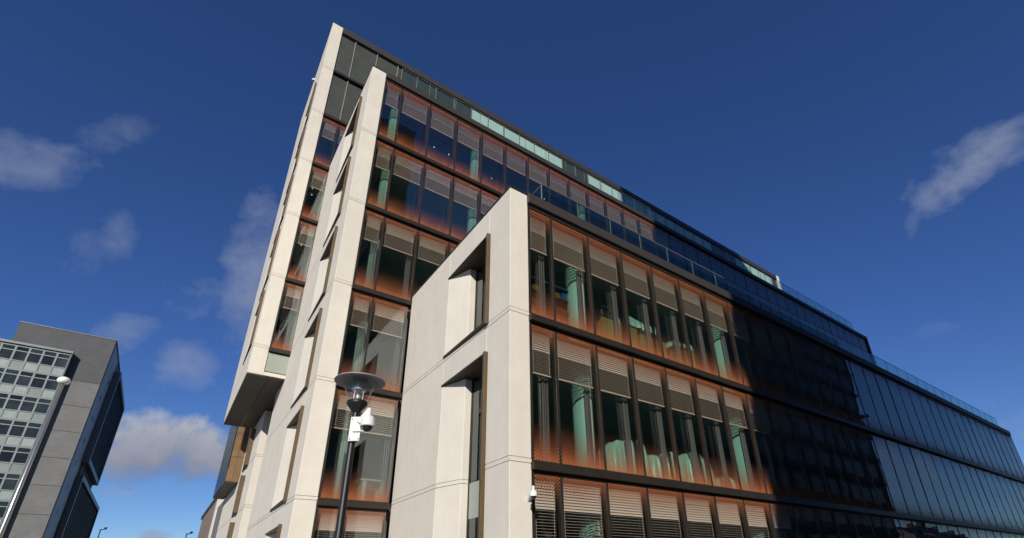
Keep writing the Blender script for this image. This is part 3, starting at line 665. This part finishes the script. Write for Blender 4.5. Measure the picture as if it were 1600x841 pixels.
# ------------------------------------------------------------------ grey brick block on the left
KS = 79.556 / 69.556
def L(x, y, z): return (CAM.x + (x - CAM.x) * KS, CAM.y + (y - CAM.y) * KS, CAM.z + (z + G - CAM.z) * KS)
def left_block():
    t = thing('brick_building', 'tall grey brick block with a projecting glazed bay, left of the office building', 'building', (0, 0, 0))
    def lb(name, m, x0, x1, y0, y1, z0, z1, parent=t, bv=0):
        a = L(x0, y0, z0); b = L(x1, y1, z1)
        o = MB().box(a[0], b[0], a[1], b[1], max(0.0, a[2]), b[2]).build(name, m, parent)
        if bv: bevel(o, bv)
        return o
    zs = [17.7 - 2.56 * i for i in range(11)]
    # brick wall, one storey band after another with a recessed joint between
    prev = 20.37
    lb('wall', 'topbrick', -23.45, -15.41, 60, 74, 14.98, 20.37)
    for i in range(1, 9):
        z1 = 14.94 - (i - 1) * 2.78; z0 = z1 - 2.74
        lb('wall', 'brick', -23.45, -15.41, 60, 83, z0, z1)
    lb('wall_core', 'zinc', -23.4, -15.46, 60.06, 82.9, -8, 15.1)
    lb('coping', 'zinc', -23.5, -15.36, 59.95, 74.05, 20.37, 20.47)
    lb('side_wall', 'palepanel', -30, -23.5, 60.3, 70, -8, 18.2)
    # glazed bay
    gb = lb('glazed_bay', 'dark', -29.9, -18.42, 59.3, 59.98, -8, 17.62)
    lb('roof_edge', 'paleframe', -30, -18.36, 59.12, 60.0, 17.62, 17.86, gb)
    lb('bay_side', 'zinc', -18.42, -18.38, 59.14, 60.0, -8, 17.62, gb)
    w = 1.065
    for i in range(9):
        zt = 17.45 - 2.56 * i
        lb('floor_band', 'paleframe', -29.9, -18.4, 59.13, 59.28, zt - 2.56, zt - 2.44, t)
        for j in range(9):
            x1 = -18.45 - j * w; x0 = x1 - w
            f = MB()
            def q(xa, xb, za, zb, ya=59.14, yb=59.3):
                a = L(xa, ya, za); b = L(xb, yb, zb); f.box(a[0], b[0], a[1], b[1], a[2], b[2])
            q(x0, x0 + 0.10, zt - 2.44, zt); q(x1 - 0.06, x1, zt - 2.44, zt)
            q(x0 + 0.10, x1 - 0.06, zt - 0.10, zt); q(x0 + 0.10, x1 - 0.06, zt - 0.60, zt - 0.50); q(x0 + 0.10, x1 - 0.06, zt - 1.66, zt - 1.56)
            o = f.build('window', 'paleframe', t)
            lb('pane', 'towerglass2', x0 + 0.10, x1 - 0.06, 59.2, 59.24, zt - 1.56, zt - 0.60, o)
            lb('fanlight', 'towerglass2', x0 + 0.10, x1 - 0.06, 59.2, 59.24, zt - 0.50, zt - 0.10, o)
            lb('spandrel', 'palepanel', x0 + 0.10, x1 - 0.06, 59.19, 59.24, zt - 2.44, zt - 1.66, o)
    # east side: small square windows and two projecting framed boxes
    sw = lb('side_cladding', 'bluegrey', -15.40, -15.36, 60.3, 66.0, -7, 20.0)
    for i, (y, z) in enumerate(((64.4, 17.0), (62.6, 14.5), (62.6, 12.0), (62.6, 9.5), (62.6, 7.0), (62.6, 4.5), (62.6, 2.0))):
        lb('small_window', 'black', -15.365, -15.34, y, y + 0.8, z - 0.45, z + 0.05)
    for (y0, y1, z0, z1, dx) in ((66.2, 82, 7.6, 18.8, 0.55), (66.9, 95, -7.9, 6.3, 0.45)):
        b = lb('framed_box', 'black', -15.36, -15.30 + dx - 0.25, y0 + 0.5, y1 - 0.5, z0 + 0.5, z1 - 0.5)
        lb('box_frame', 'zinc', -15.36, -15.25 + dx, y0, y0 + 0.5, z0, z1, b); lb('box_frame', 'zinc', -15.36, -15.25 + dx, y1 - 0.5, y1, z0, z1, b)
        lb('box_frame', 'zinc', -15.36, -15.25 + dx, y0 + 0.5, y1 - 0.5, z1 - 0.5, z1, b); lb('box_frame', 'zinc', -15.36, -15.25 + dx, y0 + 0.5, y1 - 0.5, z0, z0 + 0.5, b)
        n = int((y1 - y0 - 1) / 1.2)
        for i in range(n):
            lb('louvre_fin', 'frame', -15.31 + dx - 0.25, -15.31 + dx - 0.15, y0 + 1 + i * 1.2, y0 + 1.15 + i * 1.2, z0 + 0.5, z1 - 0.5, b)
    for i in range(8): lb('gap_post', 'paleframe', -15.36, -15.2, 67.5 + i * 1.9, 67.8 + i * 1.9, 6.3, 7.6)
MT['towerglass2'] = mat('window_dark_green', (0.018, 0.024, 0.024), 0.15, spec=0.4, per_obj=0.6, noise=0.5, nscale=0.6)
MT['bluegrey'] = mat('blue_grey_cladding', (0.36, 0.34, 0.325), 0.6, noise=0.1, nscale=0.5)
left_block()

# ------------------------------------------------------------------ far small posts on the skyline
for (dx, dy, el, lab) in ((-0.102, 1.373, 0.129, 'thin far post with a small arm, right of the grey brick block'), (0.041, 1.274, 0.117, 'thin far post with a small arm, beside the finned end of the office building')):
    d = 62.0; t = thing('mast', lab, 'mast', (CAM.x + dx * d, CAM.y + dy * d, 0), group='thin far posts on the skyline')
    h = CAM.z + el * d
    MB().tube((0, 0, 0), (0, 0, h), 0.09, 0.06, 8).build('pole', 'black', t)
    MB().tube((-0.1, 0, h), (0.55, 0, h + 0.12), 0.06, 0.04, 8).build('arm', 'black', t); MB().box(0.3, 0.6, -0.1, 0.1, h + 0.14, h + 0.32).build('lamp_head', 'black', t)

# ------------------------------------------------------------------ across the street (seen only mirrored in the glass)
def across():
    t = thing('dark_office_block', 'long dark brick block with a tower, mirrored in the glazed facade', 'building', (0, -25.2, 0))
    def bx(n, m, *a, p=t): return MB().box(*a).build(n, m, p)
    bx('wall', 'tower', -8.1, 9.8, -15, 0, 0, 60); bx('wall', 'tower', 9.8, 91.0, -15, 0, 0, 43.5)
    for z in range(4, 60, 4):
        e = 9.8 if z >= 43 else 91.05
        bx('floor_band', 'tower', -8.05, e, 0.001, 0.18, z, z + 0.5)
        if z < 43: bx('floor_band', 'tower', 91.05, 91.5, -15, 0.18, z, z + 0.5)
    wm = MB().box(0, 2.6, 0.001, 0.03, 0, 2.3).mesh('window', 'towerglass')
    for z in range(4, 42, 4):
        for i in range(24): inst('window', wm, t, (-6.5 + i * 4.05, 0, z + 1.0))
across()
def house(x, y, rz, w, h, lab):
    t = thing('terraced_house', lab, 'house', (x, y, 0), rz, 'low houses mirrored in the far end of the glass')
    MB().box(-w / 2, w / 2, -4, 4, 0, h).build('wall', 'render', t)
    MB().add([(-w / 2 - .2, -4.3, h), (w / 2 + .2, -4.3, h), (w / 2 + .2, 4.3, h), (-w / 2 - .2, 4.3, h), (-w / 2 - .2, 0, h + 2.8), (w / 2 + .2, 0, h + 2.8)],
             [(0, 1, 5, 4), (2, 3, 4, 5), (1, 2, 5), (3, 0, 4), (3, 2, 1, 0)]).build('roof', 'tile', t)
    MB().box(w / 2 - 1.2, w / 2 - 0.2, -0.5, 0.5, h + 1.9, h + 3.8).build('chimney', 'tower', t)
    for z in (1.0, 3.9):
        for x_ in (-w / 4, w / 4):
            f = MB().box(x_ - .6, x_ + .6, 4.0, 4.06, z, z + 1.4).build('window', 'white', t); MB().box(x_ - .5, x_ + .5, 4.061, 4.07, z + .1, z + 1.3).build('pane', 'towerglass', f)
for i in range(10):
    house(118 + i * 9.2, -34 + (i % 3) * 1.0 - i * 1.5, 0.0, 9.0, 8.6 + (i % 2) * 0.9, 'low brown roofed terraced house mirrored at the foot of the far glazing')
